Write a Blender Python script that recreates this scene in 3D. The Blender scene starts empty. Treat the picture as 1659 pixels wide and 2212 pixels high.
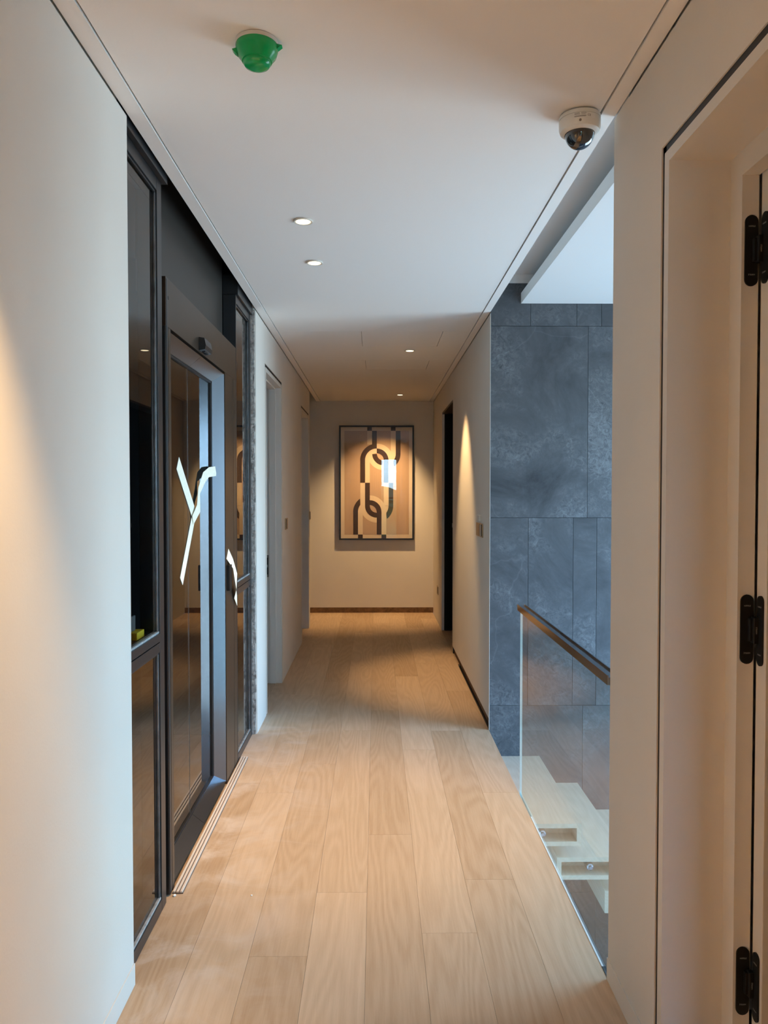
import bpy, bmesh, math, random
from mathutils import Vector, Matrix
random.seed(7)
SC = bpy.context.scene
COL = SC.collection
R = math.radians

# ------------------------------------------------------------------ camera
CAM_H = 1.486
cam = bpy.data.cameras.new('camera'); camo = bpy.data.objects.new('camera', cam); COL.objects.link(camo)
camo.location = (0, 0, CAM_H)
camo.rotation_euler = (R(90 - 1.48), 0, R(-0.604))
cam.sensor_fit = 'VERTICAL'; cam.sensor_height = 36.0; cam.lens = 36.0 * 1661 / 2212
cam.clip_start = 0.02; cam.clip_end = 200
SC.camera = camo

# ------------------------------------------------------------------ world: daylight sky over pale ground
world = bpy.data.worlds.new('daylight'); SC.world = world; world.use_nodes = True
wn = world.node_tree; wn.nodes.clear()
wo = wn.nodes.new('ShaderNodeOutputWorld'); bg = wn.nodes.new('ShaderNodeBackground')
tc = wn.nodes.new('ShaderNodeTexCoord'); sx = wn.nodes.new('ShaderNodeSeparateXYZ')
mr = wn.nodes.new('ShaderNodeMapRange'); mr.inputs['From Min'].default_value = -0.6; mr.inputs['From Max'].default_value = 0.8
cr = wn.nodes.new('ShaderNodeValToRGB')
e = cr.color_ramp.elements
e[0].position = 0.0; e[0].color = (0.27, 0.325, 0.41, 1)
e[1].position = 1.0; e[1].color = (0.24, 0.44, 0.95, 1)
for p, c in ((0.40, (0.34, 0.41, 0.50, 1)), (0.45, (0.53, 0.76, 1.0, 1)), (0.62, (0.31, 0.56, 1.0, 1))):
    k = e.new(p); k.color = c
wn.links.new(tc.outputs['Generated'], sx.inputs[0]); wn.links.new(sx.outputs['Z'], mr.inputs['Value'])
wn.links.new(mr.outputs[0], cr.inputs[0]); wn.links.new(cr.outputs[0], bg.inputs['Color'])
bg.inputs['Strength'].default_value = 22.0
wn.links.new(bg.outputs[0], wo.inputs['Surface'])

# window portals (they only guide the sky's light through the two windows)
def portal(name, loc, rot, sx_, sy_):
    l = bpy.data.lights.new(name, 'AREA'); l.shape = 'RECTANGLE'; l.size = sx_; l.size_y = sy_
    l.cycles.is_portal = True
    o = bpy.data.objects.new(name, l); o.location = loc; o.rotation_euler = rot; COL.objects.link(o)
portal('portal_stair_window', (3.34, 3.55, 0.70), (0, R(90), 0), 3.2, 2.0)
portal('portal_rear_window', (0.385, -3.26, 1.325), (R(90), 0, R(180)), 0.64, 2.28)

SC.view_settings.view_transform = 'Standard'
try: SC.view_settings.look = 'None'
except Exception: pass
SC.view_settings.gamma = 1.0; SC.view_settings.use_curve_mapping = False
SC.view_settings.exposure = 0.12
SC.cycles.max_bounces = 7; SC.cycles.diffuse_bounces = 4; SC.cycles.glossy_bounces = 3
SC.cycles.transparent_max_bounces = 12; SC.cycles.transmission_bounces = 2
SC.cycles.sample_clamp_indirect = 6.0
LAMP_W = 230.0
LAMP_COL = (1.0, 0.63, 0.285)

# ------------------------------------------------------------------ materials
M = {}
def mat(name, col, rough=0.5, metal=0.0, spec=0.5, bump=None, noise=None, coat=0.0):
    m = bpy.data.materials.new(name); m.use_nodes = True
    nt = m.node_tree; b = nt.nodes['Principled BSDF']
    b.inputs['Base Color'].default_value = (*col, 1); b.inputs['Roughness'].default_value = rough
    b.inputs['Metallic'].default_value = metal; b.inputs['Specular IOR Level'].default_value = spec
    b.inputs['Coat Weight'].default_value = coat; b.inputs['Coat Roughness'].default_value = 0.1
    g = nt.nodes.new('ShaderNodeNewGeometry')
    if noise:
        sc, amt = noise
        n = nt.nodes.new('ShaderNodeTexNoise'); n.inputs['Scale'].default_value = sc; n.inputs['Detail'].default_value = 5
        nt.links.new(g.outputs['Position'], n.inputs['Vector'])
        r = nt.nodes.new('ShaderNodeMapRange'); r.inputs['From Min'].default_value = 0.3; r.inputs['From Max'].default_value = 0.7
        r.inputs['To Min'].default_value = 1 - amt; r.inputs['To Max'].default_value = 1 + amt
        nt.links.new(n.outputs['Fac'], r.inputs['Value'])
        v = nt.nodes.new('ShaderNodeVectorMath'); v.operation = 'SCALE'; v.inputs[0].default_value = col
        nt.links.new(r.outputs[0], v.inputs['Scale']); nt.links.new(v.outputs[0], b.inputs['Base Color'])
    if bump:
        sc, st = bump
        n = nt.nodes.new('ShaderNodeTexNoise'); n.inputs['Scale'].default_value = sc; n.inputs['Detail'].default_value = 4
        nt.links.new(g.outputs['Position'], n.inputs['Vector'])
        bp = nt.nodes.new('ShaderNodeBump'); bp.inputs['Strength'].default_value = st; bp.inputs['Distance'].default_value = 0.01
        nt.links.new(n.outputs['Fac'], bp.inputs['Height']); nt.links.new(bp.outputs[0], b.inputs['Normal'])
    M[name] = m
    return m

mat('wall_paint', (0.70, 0.665, 0.61), 0.75, bump=(140, 0.04), noise=(3, 0.02))
mat('ceiling_paint', (0.82, 0.80, 0.77), 0.8, bump=(160, 0.03))
mat('white_paint', (0.78, 0.78, 0.77), 0.7)
mat('frame_paint', (0.68, 0.645, 0.59), 0.45)
mat('gap_black', (0.012, 0.011, 0.011), 0.5)
mat('raw_recess', (0.16, 0.085, 0.04), 0.9, noise=(30, 0.35))
mat('steel_dark', (0.028, 0.031, 0.035), 0.32, 0.35, 0.6)
mat('steel_edge', (0.17, 0.185, 0.20), 0.30, 0.6, 0.6, noise=(25, 0.25))
mat('bronze', (0.070, 0.050, 0.037), 0.36, 0.5, 0.45, noise=(4, 0.1))
mat('overpanel', (0.050, 0.043, 0.037), 0.45, 0.1, 0.4)
mat('bevel_steel', (0.17, 0.18, 0.20), 0.24, 0.9, 0.5)
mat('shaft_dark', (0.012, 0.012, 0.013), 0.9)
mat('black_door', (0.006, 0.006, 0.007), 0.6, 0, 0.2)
mat('hinge_black', (0.008, 0.008, 0.008), 0.5, 0, 0.3)
mat('print_grey', (0.45, 0.45, 0.45), 0.5)
mat('tape', (0.84, 0.80, 0.66), 0.75, noise=(60, 0.05))
mat('sill_metal', (0.80, 0.71, 0.63), 0.4, 0.1)
mat('sill_groove', (0.20, 0.15, 0.12), 0.5, 0.2)
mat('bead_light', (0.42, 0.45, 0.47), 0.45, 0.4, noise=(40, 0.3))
mat('plaster_raw', (0.33, 0.31, 0.29), 0.95, bump=(60, 0.9), noise=(35, 0.45))
mat('white_plastic', (0.74, 0.74, 0.70), 0.35)
mat('label_white', (0.80, 0.80, 0.78), 0.5)
mat('ink', (0.05, 0.05, 0.05), 0.6)
mat('dome_black', (0.010, 0.010, 0.011), 0.04, 0, 0.8, coat=1.0)
mat('lens_black', (0.02, 0.01, 0.008), 0.08)
mat('detector_base', (0.66, 0.62, 0.55), 0.5)
mat('chrome', (0.42, 0.43, 0.45), 0.10, 1.0)
mat('rail_steel', (0.34, 0.36, 0.40), 0.12, 0.95)
mat('pale_edge', (0.78, 0.87, 0.90), 0.4, 0.3)  # pale glass edge, also the painted daylight seam at the balustrade foot
mat('switch_gold', (0.38, 0.27, 0.16), 0.35, 0.6)
mat('switch_dark', (0.03, 0.028, 0.025), 0.4)
mat('strike_metal', (0.30, 0.28, 0.26), 0.3, 0.9)
mat('sponge', (0.92, 0.60, 0.02), 0.85, bump=(200, 0.5))
mat('acrylic_grey', (0.16, 0.15, 0.14), 0.3)
mat('frame_black', (0.008, 0.007, 0.007), 0.35)
mat('art_tan', (0.50, 0.345, 0.235), 0.8)
mat('art_cream', (0.74, 0.60, 0.44), 0.8)
mat('art_brown', (0.040, 0.017, 0.013), 0.8)
mat('curtain', (0.80, 0.78, 0.72), 0.9)
mat('concrete', (0.22, 0.23, 0.235), 0.8, noise=(4, 0.15))

# translucent green dust cover
mat('green_cover', (0.0, 0.34, 0.085), 0.22, 0, 0.5)

def glass(name, tint, ior=1.5, rough=0.0):
    m = bpy.data.materials.new(name); m.use_nodes = True; nt = m.node_tree; nt.nodes.clear()
    o = nt.nodes.new('ShaderNodeOutputMaterial'); t = nt.nodes.new('ShaderNodeBsdfTransparent')
    g = nt.nodes.new('ShaderNodeBsdfGlossy'); f = nt.nodes.new('ShaderNodeFresnel'); x = nt.nodes.new('ShaderNodeMixShader')
    t.inputs[0].default_value = (*tint, 1); g.inputs['Color'].default_value = (1, 1, 1, 1); g.inputs['Roughness'].default_value = rough
    f.inputs['IOR'].default_value = ior
    geo = nt.nodes.new('ShaderNodeNewGeometry'); inv = nt.nodes.new('ShaderNodeMath'); inv.operation = 'SUBTRACT'; inv.inputs[0].default_value = 1.0
    mul = nt.nodes.new('ShaderNodeMath'); mul.operation = 'MULTIPLY'
    nt.links.new(geo.outputs['Backfacing'], inv.inputs[1]); nt.links.new(f.outputs[0], mul.inputs[0]); nt.links.new(inv.outputs[0], mul.inputs[1])
    nt.links.new(mul.outputs[0], x.inputs[0]); nt.links.new(t.outputs[0], x.inputs[1]); nt.links.new(g.outputs[0], x.inputs[2])
    nt.links.new(x.outputs[0], o.inputs['Surface']); M[name] = m
glass('glass_dark', (0.86, 0.88, 0.89), 1.62)
glass('glass_clear', (0.90, 0.96, 0.94), 1.55)
glass('glass_picture', (0.97, 0.97, 0.97), 1.55)

def emission(name, col, s):
    m = bpy.data.materials.new(name); m.use_nodes = True; nt = m.node_tree; nt.nodes.clear()
    o = nt.nodes.new('ShaderNodeOutputMaterial'); em = nt.nodes.new('ShaderNodeEmission')
    em.inputs[0].default_value = (*col, 1); em.inputs[1].default_value = s
    nt.links.new(em.outputs[0], o.inputs['Surface']); M[name] = m
emission('lamp_lens', (1.0, 0.86, 0.56), 3.0)

def wood(name, light, dark, dust=False, along='Y', scale=1.0):
    m = bpy.data.materials.new(name); m.use_nodes = True; nt = m.node_tree; L = nt.links
    b = nt.nodes['Principled BSDF']
    geo = nt.nodes.new('ShaderNodeNewGeometry'); oi = nt.nodes.new('ShaderNodeObjectInfo')
    mp = nt.nodes.new('ShaderNodeMapping')
    s = (26, 1.1, 26) if along == 'Y' else (1.1, 26, 26)
    mp.inputs['Scale'].default_value = s
    L.new(geo.outputs['Position'], mp.inputs['Vector'])
    off = nt.nodes.new('ShaderNodeVectorMath'); off.operation = 'SCALE'; off.inputs[0].default_value = (41, 17, 29)
    L.new(oi.outputs['Random'], off.inputs['Scale'])
    add = nt.nodes.new('ShaderNodeVectorMath'); add.operation = 'ADD'
    L.new(mp.outputs[0], add.inputs[0]); L.new(off.outputs[0], add.inputs[1])
    # cathedral figure
    n1 = nt.nodes.new('ShaderNodeTexNoise'); n1.inputs['Scale'].default_value = 0.55; n1.inputs['Detail'].default_value = 1.5
    mp2 = nt.nodes.new('ShaderNodeMapping'); mp2.inputs['Scale'].default_value = (9, 1.1, 9) if along == 'Y' else (1.1, 9, 9); L.new(geo.outputs['Position'], mp2.inputs['Vector'])
    add2 = nt.nodes.new('ShaderNodeVectorMath'); add2.operation = 'ADD'; L.new(mp2.outputs[0], add2.inputs[0]); L.new(off.outputs[0], add2.inputs[1])
    L.new(add2.outputs[0], n1.inputs['Vector'])
    mu = nt.nodes.new('ShaderNodeMath'); mu.operation = 'MULTIPLY'; mu.inputs[1].default_value = 110
    L.new(n1.outputs['Fac'], mu.inputs[0])
    sn = nt.nodes.new('ShaderNodeMath'); sn.operation = 'SINE'; L.new(mu.outputs[0], sn.inputs[0])
    # fine pores
    n2 = nt.nodes.new('ShaderNodeTexNoise'); n2.inputs['Scale'].default_value = 5.0; n2.inputs['Detail'].default_value = 6; n2.inputs['Roughness'].default_value = 0.7
    L.new(add.outputs[0], n2.inputs['Vector'])
    a1 = nt.nodes.new('ShaderNodeMath'); a1.operation = 'MULTIPLY_ADD'; a1.inputs[1].default_value = 0.11; L.new(sn.outputs[0], a1.inputs[0])
    a2 = nt.nodes.new('ShaderNodeMath'); a2.operation = 'MULTIPLY_ADD'; a2.inputs[1].default_value = 0.7; a2.inputs[2].default_value = 0.15
    L.new(n2.outputs['Fac'], a2.inputs[0]); L.new(a2.outputs[0], a1.inputs[2])
    rmp = nt.nodes.new('ShaderNodeMapRange'); rmp.inputs['To Min'].default_value = -0.24; rmp.inputs['To Max'].default_value = 0.24
    L.new(oi.outputs['Random'], rmp.inputs['Value'])
    a3 = nt.nodes.new('ShaderNodeMath'); a3.operation = 'ADD'; L.new(a1.outputs[0], a3.inputs[0]); L.new(rmp.outputs[0], a3.inputs[1])
    mx = nt.nodes.new('ShaderNodeMix'); mx.data_type = 'RGBA'; mx.inputs[6].default_value = (*light, 1); mx.inputs[7].default_value = (*dark, 1)
    L.new(a3.outputs[0], mx.inputs[0])
    out = mx.outputs[2]
    rough = nt.nodes.new('ShaderNodeMath'); rough.operation = 'MULTIPLY_ADD'; rough.inputs[1].default_value = 0.12; rough.inputs[2].default_value = 0.40
    L.new(n2.outputs['Fac'], rough.inputs[0]); rout = rough.outputs[0]
    if dust:   # building dust trodden along the lift side
        sp = nt.nodes.new('ShaderNodeSeparateXYZ'); L.new(geo.outputs['Position'], sp.inputs[0])
        gx = nt.nodes.new('ShaderNodeMapRange'); gx.inputs['From Min'].default_value = -0.15; gx.inputs['From Max'].default_value = -0.75; L.new(sp.outputs['X'], gx.inputs['Value'])
        gy = nt.nodes.new('ShaderNodeMapRange'); gy.inputs['From Min'].default_value = 5.6; gy.inputs['From Max'].default_value = 4.6; L.new(sp.outputs['Y'], gy.inputs['Value'])
        dn = nt.nodes.new('ShaderNodeTexNoise'); dn.inputs['Scale'].default_value = 3.6; dn.inputs['Detail'].default_value = 8; dn.inputs['Distortion'].default_value = 1.2
        dn.inputs['Roughness'].default_value = 0.62
        L.new(geo.outputs['Position'], dn.inputs['Vector'])
        dr = nt.nodes.new('ShaderNodeMapRange'); dr.inputs['From Min'].default_value = 0.46; dr.inputs['From Max'].default_value = 0.66; L.new(dn.outputs['Fac'], dr.inputs['Value'])
        p1 = nt.nodes.new('ShaderNodeMath'); p1.operation = 'MULTIPLY'; L.new(gx.outputs[0], p1.inputs[0]); L.new(gy.outputs[0], p1.inputs[1])
        p2 = nt.nodes.new('ShaderNodeMath'); p2.operation = 'MULTIPLY'; L.new(p1.outputs[0], p2.inputs[0]); L.new(dr.outputs[0], p2.inputs[1])
        p3 = nt.nodes.new('ShaderNodeMath'); p3.operation = 'MULTIPLY'; p3.inputs[1].default_value = 0.8; L.new(p2.outputs[0], p3.inputs[0])
        m2 = nt.nodes.new('ShaderNodeMix'); m2.data_type = 'RGBA'; L.new(p3.outputs[0], m2.inputs[0]); L.new(out, m2.inputs[6]); m2.inputs[7].default_value = (0.66, 0.57, 0.50, 1)
        out = m2.outputs[2]
        rr = nt.nodes.new('ShaderNodeMath'); rr.operation = 'MULTIPLY_ADD'; rr.inputs[1].default_value = 0.35; L.new(p3.outputs[0], rr.inputs[0]); L.new(rout, rr.inputs[2]); rout = rr.outputs[0]
    L.new(out, b.inputs['Base Color']); L.new(rout, b.inputs['Roughness'])
    b.inputs['Specular IOR Level'].default_value = 0.4
    bp = nt.nodes.new('ShaderNodeBump'); bp.inputs['Strength'].default_value = 0.10; bp.inputs['Distance'].default_value = 0.004
    L.new(n2.outputs['Fac'], bp.inputs['Height']); L.new(bp.outputs[0], b.inputs['Normal'])
    M[name] = m
wood('oak_floor', (0.64, 0.48, 0.335), (0.40, 0.265, 0.155), dust=True)
wood('oak_tread', (0.62, 0.52, 0.40), (0.44, 0.345, 0.245))

def slate():
    m = bpy.data.materials.new('slate'); m.use_nodes = True; nt = m.node_tree; L = nt.links; b = nt.nodes['Principled BSDF']
    geo = nt.nodes.new('ShaderNodeNewGeometry'); oi = nt.nodes.new('ShaderNodeObjectInfo')
    off = nt.nodes.new('ShaderNodeVectorMath'); off.operation = 'SCALE'; off.inputs[0].default_value = (13, 7, 19); L.new(oi.outputs['Random'], off.inputs['Scale'])
    add = nt.nodes.new('ShaderNodeVectorMath'); add.operation = 'ADD'; L.new(geo.outputs['Position'], add.inputs[0]); L.new(off.outputs[0], add.inputs[1])
    n1 = nt.nodes.new('ShaderNodeTexNoise'); n1.inputs['Scale'].default_value = 1.9; n1.inputs['Detail'].default_value = 8; n1.inputs['Roughness'].default_value = 0.66; n1.inputs['Distortion'].default_value = 0.6
    n2 = nt.nodes.new('ShaderNodeTexNoise'); n2.inputs['Scale'].default_value = 26; n2.inputs['Detail'].default_value = 6; n2.inputs['Roughness'].default_value = 0.75; n2.inputs['Distortion'].default_value = 1.5
    vo = nt.nodes.new('ShaderNodeTexVoronoi'); vo.feature = 'DISTANCE_TO_EDGE'; vo.inputs['Scale'].default_value = 0.9
    wv = nt.nodes.new('ShaderNodeTexNoise'); wv.inputs['Scale'].default_value = 3; wv.inputs['Detail'].default_value = 3; L.new(add.outputs[0], wv.inputs['Vector'])
    wa = nt.nodes.new('ShaderNodeVectorMath'); wa.operation = 'MULTIPLY_ADD'; L.new(wv.outputs['Color'], wa.inputs[0]); wa.inputs[1].default_value = (0.35, 0.35, 0.35); L.new(add.outputs[0], wa.inputs[2])
    L.new(wa.outputs[0], vo.inputs['Vector'])
    for n in (n1, n2): L.new(add.outputs[0], n.inputs['Vector'])
    vein = nt.nodes.new('ShaderNodeMapRange'); vein.inputs['From Min'].default_value = 0.005; vein.inputs['From Max'].default_value = 0.0; L.new(vo.outputs['Distance'], vein.inputs['Value'])
    mk = nt.nodes.new('ShaderNodeMapRange'); mk.inputs['From Min'].default_value = 0.47; mk.inputs['From Max'].default_value = 0.60; L.new(n1.outputs['Fac'], mk.inputs['Value'])
    sp = nt.nodes.new('ShaderNodeMath'); sp.operation = 'SUBTRACT'; sp.inputs[1].default_value = 0.5; L.new(n2.outputs['Fac'], sp.inputs[0])
    q = nt.nodes.new('ShaderNodeMath'); q.operation = 'MULTIPLY'; L.new(sp.outputs[0], q.inputs[0]); L.new(mk.outputs[0], q.inputs[1])
    f1 = nt.nodes.new('ShaderNodeMath'); f1.operation = 'MULTIPLY_ADD'; f1.inputs[1].default_value = 1.5; L.new(q.outputs[0], f1.inputs[0]); L.new(n1.outputs['Fac'], f1.inputs[2])
    vm = nt.nodes.new('ShaderNodeMath'); vm.operation = 'MULTIPLY'; L.new(vein.outputs[0], vm.inputs[0]); L.new(n1.outputs['Fac'], vm.inputs[1])
    f2 = nt.nodes.new('ShaderNodeMath'); f2.operation = 'MULTIPLY_ADD'; f2.inputs[1].default_value = 0.22; L.new(vm.outputs[0], f2.inputs[0]); L.new(f1.outputs[0], f2.inputs[2])
    cr = nt.nodes.new('ShaderNodeValToRGB'); cr.color_ramp.elements[0].position = 0.25; cr.color_ramp.elements[0].color = (0.016, 0.018, 0.022, 1)
    cr.color_ramp.elements[1].position = 0.85; cr.color_ramp.elements[1].color = (0.150, 0.156, 0.168, 1)
    L.new(f2.outputs[0], cr.inputs[0]); L.new(cr.outputs[0], b.inputs['Base Color'])
    b.inputs['Roughness'].default_value = 0.55; b.inputs['Specular IOR Level'].default_value = 0.4
    bp = nt.nodes.new('ShaderNodeBump'); bp.inputs['Strength'].default_value = 0.25; bp.inputs['Distance'].default_value = 0.004; L.new(f2.outputs[0], bp.inputs['Height']); L.new(bp.outputs[0], b.inputs['Normal'])
    M['slate'] = m
slate()

# ------------------------------------------------------------------ helpers
def box(bm, x0, x1, y0, y1, z0, z1, bev=0.0):
    if x0 > x1: x0, x1 = x1, x0
    if y0 > y1: y0, y1 = y1, y0
    t = bmesh.new(); bmesh.ops.create_cube(t, size=1)
    for v in t.verts: v.co = ((x0 + x1) / 2 + v.co.x * (x1 - x0), (y0 + y1) / 2 + v.co.y * (y1 - y0), (z0 + z1) / 2 + v.co.z * (z1 - z0))
    if bev: bmesh.ops.bevel(t, geom=list(t.edges), offset=bev, segments=2, affect='EDGES', profile=0.6)
    vs = [bm.verts.new(v.co) for v in t.verts]; t.verts.index_update()
    for f in t.faces: bm.faces.new([vs[v.index] for v in f.verts])
    t.free()

def prism(bm, pts, axis, a0, a1):
    """extrude a closed 2-D outline along an axis: 'X' -> (y,z), 'Y' -> (x,z), 'Z' -> (x,y)"""
    def P(p, a):
        return {'X': (a, p[0], p[1]), 'Y': (p[0], a, p[1]), 'Z': (p[0], p[1], a)}[axis]
    A = [bm.verts.new(P(p, a0)) for p in pts]; B = [bm.verts.new(P(p, a1)) for p in pts]
    n = len(pts); fs = [bm.faces.new(A), bm.faces.new(B)]
    for i in range(n): fs.append(bm.faces.new((A[i], A[(i + 1) % n], B[(i + 1) % n], B[i])))
    bmesh.ops.recalc_face_normals(bm, faces=fs)

def lathe(bm, prof, c, seg=40, axis='Z'):
    """prof: (radius, offset) list; axis Z goes up, axis Y along +Y, X along +X"""
    rings = []
    for r, h in prof:
        ring = []
        if r < 1e-6:
            p = {'Z': (0, 0, h), 'Y': (0, h, 0), 'X': (h, 0, 0)}[axis]
            ring = [bm.verts.new((c[0] + p[0], c[1] + p[1], c[2] + p[2]))]
        else:
            for i in range(seg):
                a = 2 * math.pi * i / seg; u, v = r * math.cos(a), r * math.sin(a)
                p = {'Z': (u, v, h), 'Y': (u, h, v), 'X': (h, u, v)}[axis]
                ring.append(bm.verts.new((c[0] + p[0], c[1] + p[1], c[2] + p[2])))
        rings.append(ring)
    fs = []
    for a, b in zip(rings, rings[1:]):
        for i in range(seg):
            j = (i + 1) % seg
            if len(a) == 1 and len(b) == 1: continue
            if len(a) == 1: fs.append(bm.faces.new((a[0], b[i], b[j])))
            elif len(b) == 1: fs.append(bm.faces.new((a[i], a[j], b[0])))
            else: fs.append(bm.faces.new((a[i], a[j], b[j], b[i])))
    bmesh.ops.recalc_face_normals(bm, faces=fs)

def obj(name, bm, m, parent=None, smooth=False):
    me = bpy.data.meshes.new(name); bmesh.ops.recalc_face_normals(bm, faces=bm.faces[:]); bm.to_mesh(me); bm.free()
    me.materials.append(M[m])
    if smooth:
        me.shade_smooth()
        if hasattr(me, 'set_sharp_from_angle'): me.set_sharp_from_angle(angle=R(35))
    o = bpy.data.objects.new(name, me); COL.objects.link(o)
    if parent:
        o.parent = parent; o.matrix_parent_inverse = parent.matrix_world.inverted()
    return o

def B(name, m, parent, *boxes, bev=0.0):
    bm = bmesh.new()
    for b in boxes: box(bm, *b, bev=bev)
    return obj(name, bm, m, parent)

def tag(o, label, cat, group=None, kind=None):
    o['label'] = label; o['category'] = cat
    if group: o['group'] = group
    if kind: o['kind'] = kind
    return o

def empty(name, loc, label, cat, group=None, kind=None):
    o = bpy.data.objects.new(name, None); o.empty_display_size = 0.1; o.location = loc; COL.objects.link(o)
    o.matrix_world = Matrix.Translation(loc)
    return tag(o, label, cat, group, kind)

def text(name, s, size, loc, rot, m, parent):
    c = bpy.data.curves.new(name, 'FONT'); c.body = s; c.size = size; c.align_x = 'CENTER'; c.align_y = 'CENTER'; c.extrude = 0.00005
    c.materials.append(M[m]); o = bpy.data.objects.new(name, c); COL.objects.link(o)
    dg = bpy.context.evaluated_depsgraph_get(); me = bpy.data.meshes.new_from_object(o.evaluated_get(dg)); bpy.data.objects.remove(o)
    o = bpy.data.objects.new(name, me); COL.objects.link(o)
    o.location = loc; o.rotation_euler = rot; o.parent = parent; o.matrix_parent_inverse = parent.matrix_world.inverted()
    return o

# ------------------------------------------------------------------ main dimensions (metres)
XL, XR = -0.730, 0.707        # corridor wall faces
H = 2.60                      # corridor ceiling
YE = 9.45                     # end wall
YB = -3.2                     # rear wall, behind the camera
Y_NL, Y_FL = 2.29, 4.70       # left wall ends at the glass screen, starts again behind it
Y_NR, Y_FR = 2.30, 4.76       # right wall ends at the stairwell, starts again behind it
GAP = 0.012                   # shadow gap at the ceiling

# ------------------------------------------------------------------ floor with planks
floor = B('floor', 'gap_black', None, (-2.6, XR - 0.002, YB - 0.1, YE + 0.1, -0.25, -0.014), (XR - 0.002, 2.4, Y_FR + 0.1, YE + 0.1, -0.25, -0.014), (XR - 0.002, 3.3, YB - 0.1, Y_NR - 0.02, -0.25, -0.014))
tag(floor, 'light oak plank floor running down the corridor', 'floor', kind='structure')
XS = [-0.781, -0.594, -0.407, -0.220, -0.033, 0.154, 0.341, 0.528, 0.7065]
JOINT = {0: [-0.1, 1.85, 3.90, 5.62, 7.5], 1: [0.1, 1.92, 3.768, 5.6, 7.45, 9.1], 2: [0.6, 2.427, 4.17, 6.0, 7.62, 9.0], 3: [1.0, 2.82, 4.76, 6.53, 8.1],
         4: [-0.3, 1.5, 3.30, 5.2, 6.95, 8.7], 5: [0.7, 2.552, 4.40, 6.17, 7.95], 6: [1.1, 2.91, 4.75, 6.65, 8.4], 7: [0.0, 1.9, 3.762, 5.71, 7.5, 9.0]}
def plank(x0, x1, y0, y1):
    bm = bmesh.new(); g = 0.0003
    box(bm, x0 + g, x1 - g, y0 + g, y1 - g, -0.014, 0.0, bev=0.0004)
    obj('plank', bm, 'oak_floor', floor)
for s in range(8):
    ys = [YB] + [y - 1.85 for y in JOINT[s][:1] if y - 1.85 > YB + 0.3] + JOINT[s] + [YE]
    ys = sorted(ys)
    for a, b in zip(ys, ys[1:]): plank(XS[s], XS[s + 1], a, b)
for x0, x1 in ((-0.968, -0.781), (-1.155, -0.968)):          # boards inside the two left doorways and the side opening
    for a, b in ((Y_FL + 0.3, 6.4), (6.4, 8.1), (8.1, YE)): plank(x0, x1, a, b)
for x0, x1 in ((0.7065, 0.894), (0.894, 1.081)):
    plank(x0, x1, 6.6, 8.35); plank(x0, x1, 1.0, 1.9)

# ------------------------------------------------------------------ ceiling
ceil = empty('ceiling', (0, 3, H), 'white painted corridor ceiling with shadow line border', 'ceiling', kind='structure')
TR = 0.048; GR = 0.005
hat = [(-0.103, 0.468, 5.36, 5.91), (-0.09, 0.455, 6.54, 7.03)]
bm = bmesh.new()
c0, c1 = XL + TR + GR, XR - TR + 0.005 - GR
hg = 0.003
ycuts = [(YB, hat[0][2]), (hat[0][3], hat[1][2]), (hat[1][3], YE)]
for a, b in ycuts: box(bm, c0, c1, a, b, H + 0.0005, H + 0.15)
for hx0, hx1, hy0, hy1 in hat:
    box(bm, c0, hx0, hy0, hy1, H, H + 0.15); box(bm, hx1, c1, hy0, hy1, H, H + 0.15)
obj('ceiling_board', bm, 'ceiling_paint', ceil)
for hx0, hx1, hy0, hy1 in hat:
    B('access_panel', 'ceiling_paint', ceil, (hx0 + hg, hx1 - hg, hy0 + hg * 0.6, hy1 - hg * 0.6, H + 0.0005, H + 0.02))
    B('access_panel_back', 'gap_black', ceil, (hx0, hx1, hy0, hy1, H + 0.021, H + 0.03))
B('border_strip', 'ceiling_paint', ceil, (XL, XL + TR, YB, YE, H - 0.003, H + 0.12))
B('border_strip', 'ceiling_paint', ceil, (c1 + GR, XR, YB, YE, H - 0.003, H + 0.12))
B('groove_back', 'raw_recess', ceil, (XL + TR, c0, YB, YE, H + 0.012, H + 0.02), (c1, c1 + GR, YB, YE, H + 0.012, H + 0.02))
B('ceiling_void_cover', 'gap_black', ceil, (-2.65, 3.36, YB - 0.1, YE + 0.1, H + 0.385, H + 0.5))

# ------------------------------------------------------------------ walls
T = 0.14
def wall(name, label, boxes, m='wall_paint'):
    w = B(name, m, None, *boxes)
    return tag(w, label, 'wall', kind='structure')
ZT = H - GAP
# left, near part (lit by the stairwell daylight), up to the glass screen
wl = wall('wall_left', 'pale greige painted wall ending at the dark glass screen', [(XL - T, XL, YB, Y_NL, 0, ZT), (XL - T, XL - 0.012, YB, Y_NL, ZT, H + 0.4)])
bb = B('baseboard_left', 'wall_paint', None, (XL, XL + 0.0035, YB, Y_NL + 0.002, 0.0, 0.066), bev=0.001)
tag(bb, 'flush painted skirting at the foot of the wall beside the glass screen', 'baseboard', kind='structure')
# left, far part with two doorways
D1 = (5.09, 6.00); D2 = (7.53, 8.40); ZD = 2.335; YWE = 8.50
wlf = wall('wall_left_far', 'greige painted wall with two doorways at the far end of the corridor',
     [(XL - T, XL, Y_FL + 0.004, D1[0], 0, ZT), (XL - T, XL, D1[1], D2[0], 0, ZT), (XL - T, XL, D2[1], YWE, 0, ZT),
      (XL - T, XL, D1[0], D1[1], ZD, ZT), (XL - T, XL, D2[0], D2[1], ZD, ZT), (XL - T, XL - 0.012, Y_FL + 0.004, YWE, ZT, H + 0.4)])
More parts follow.
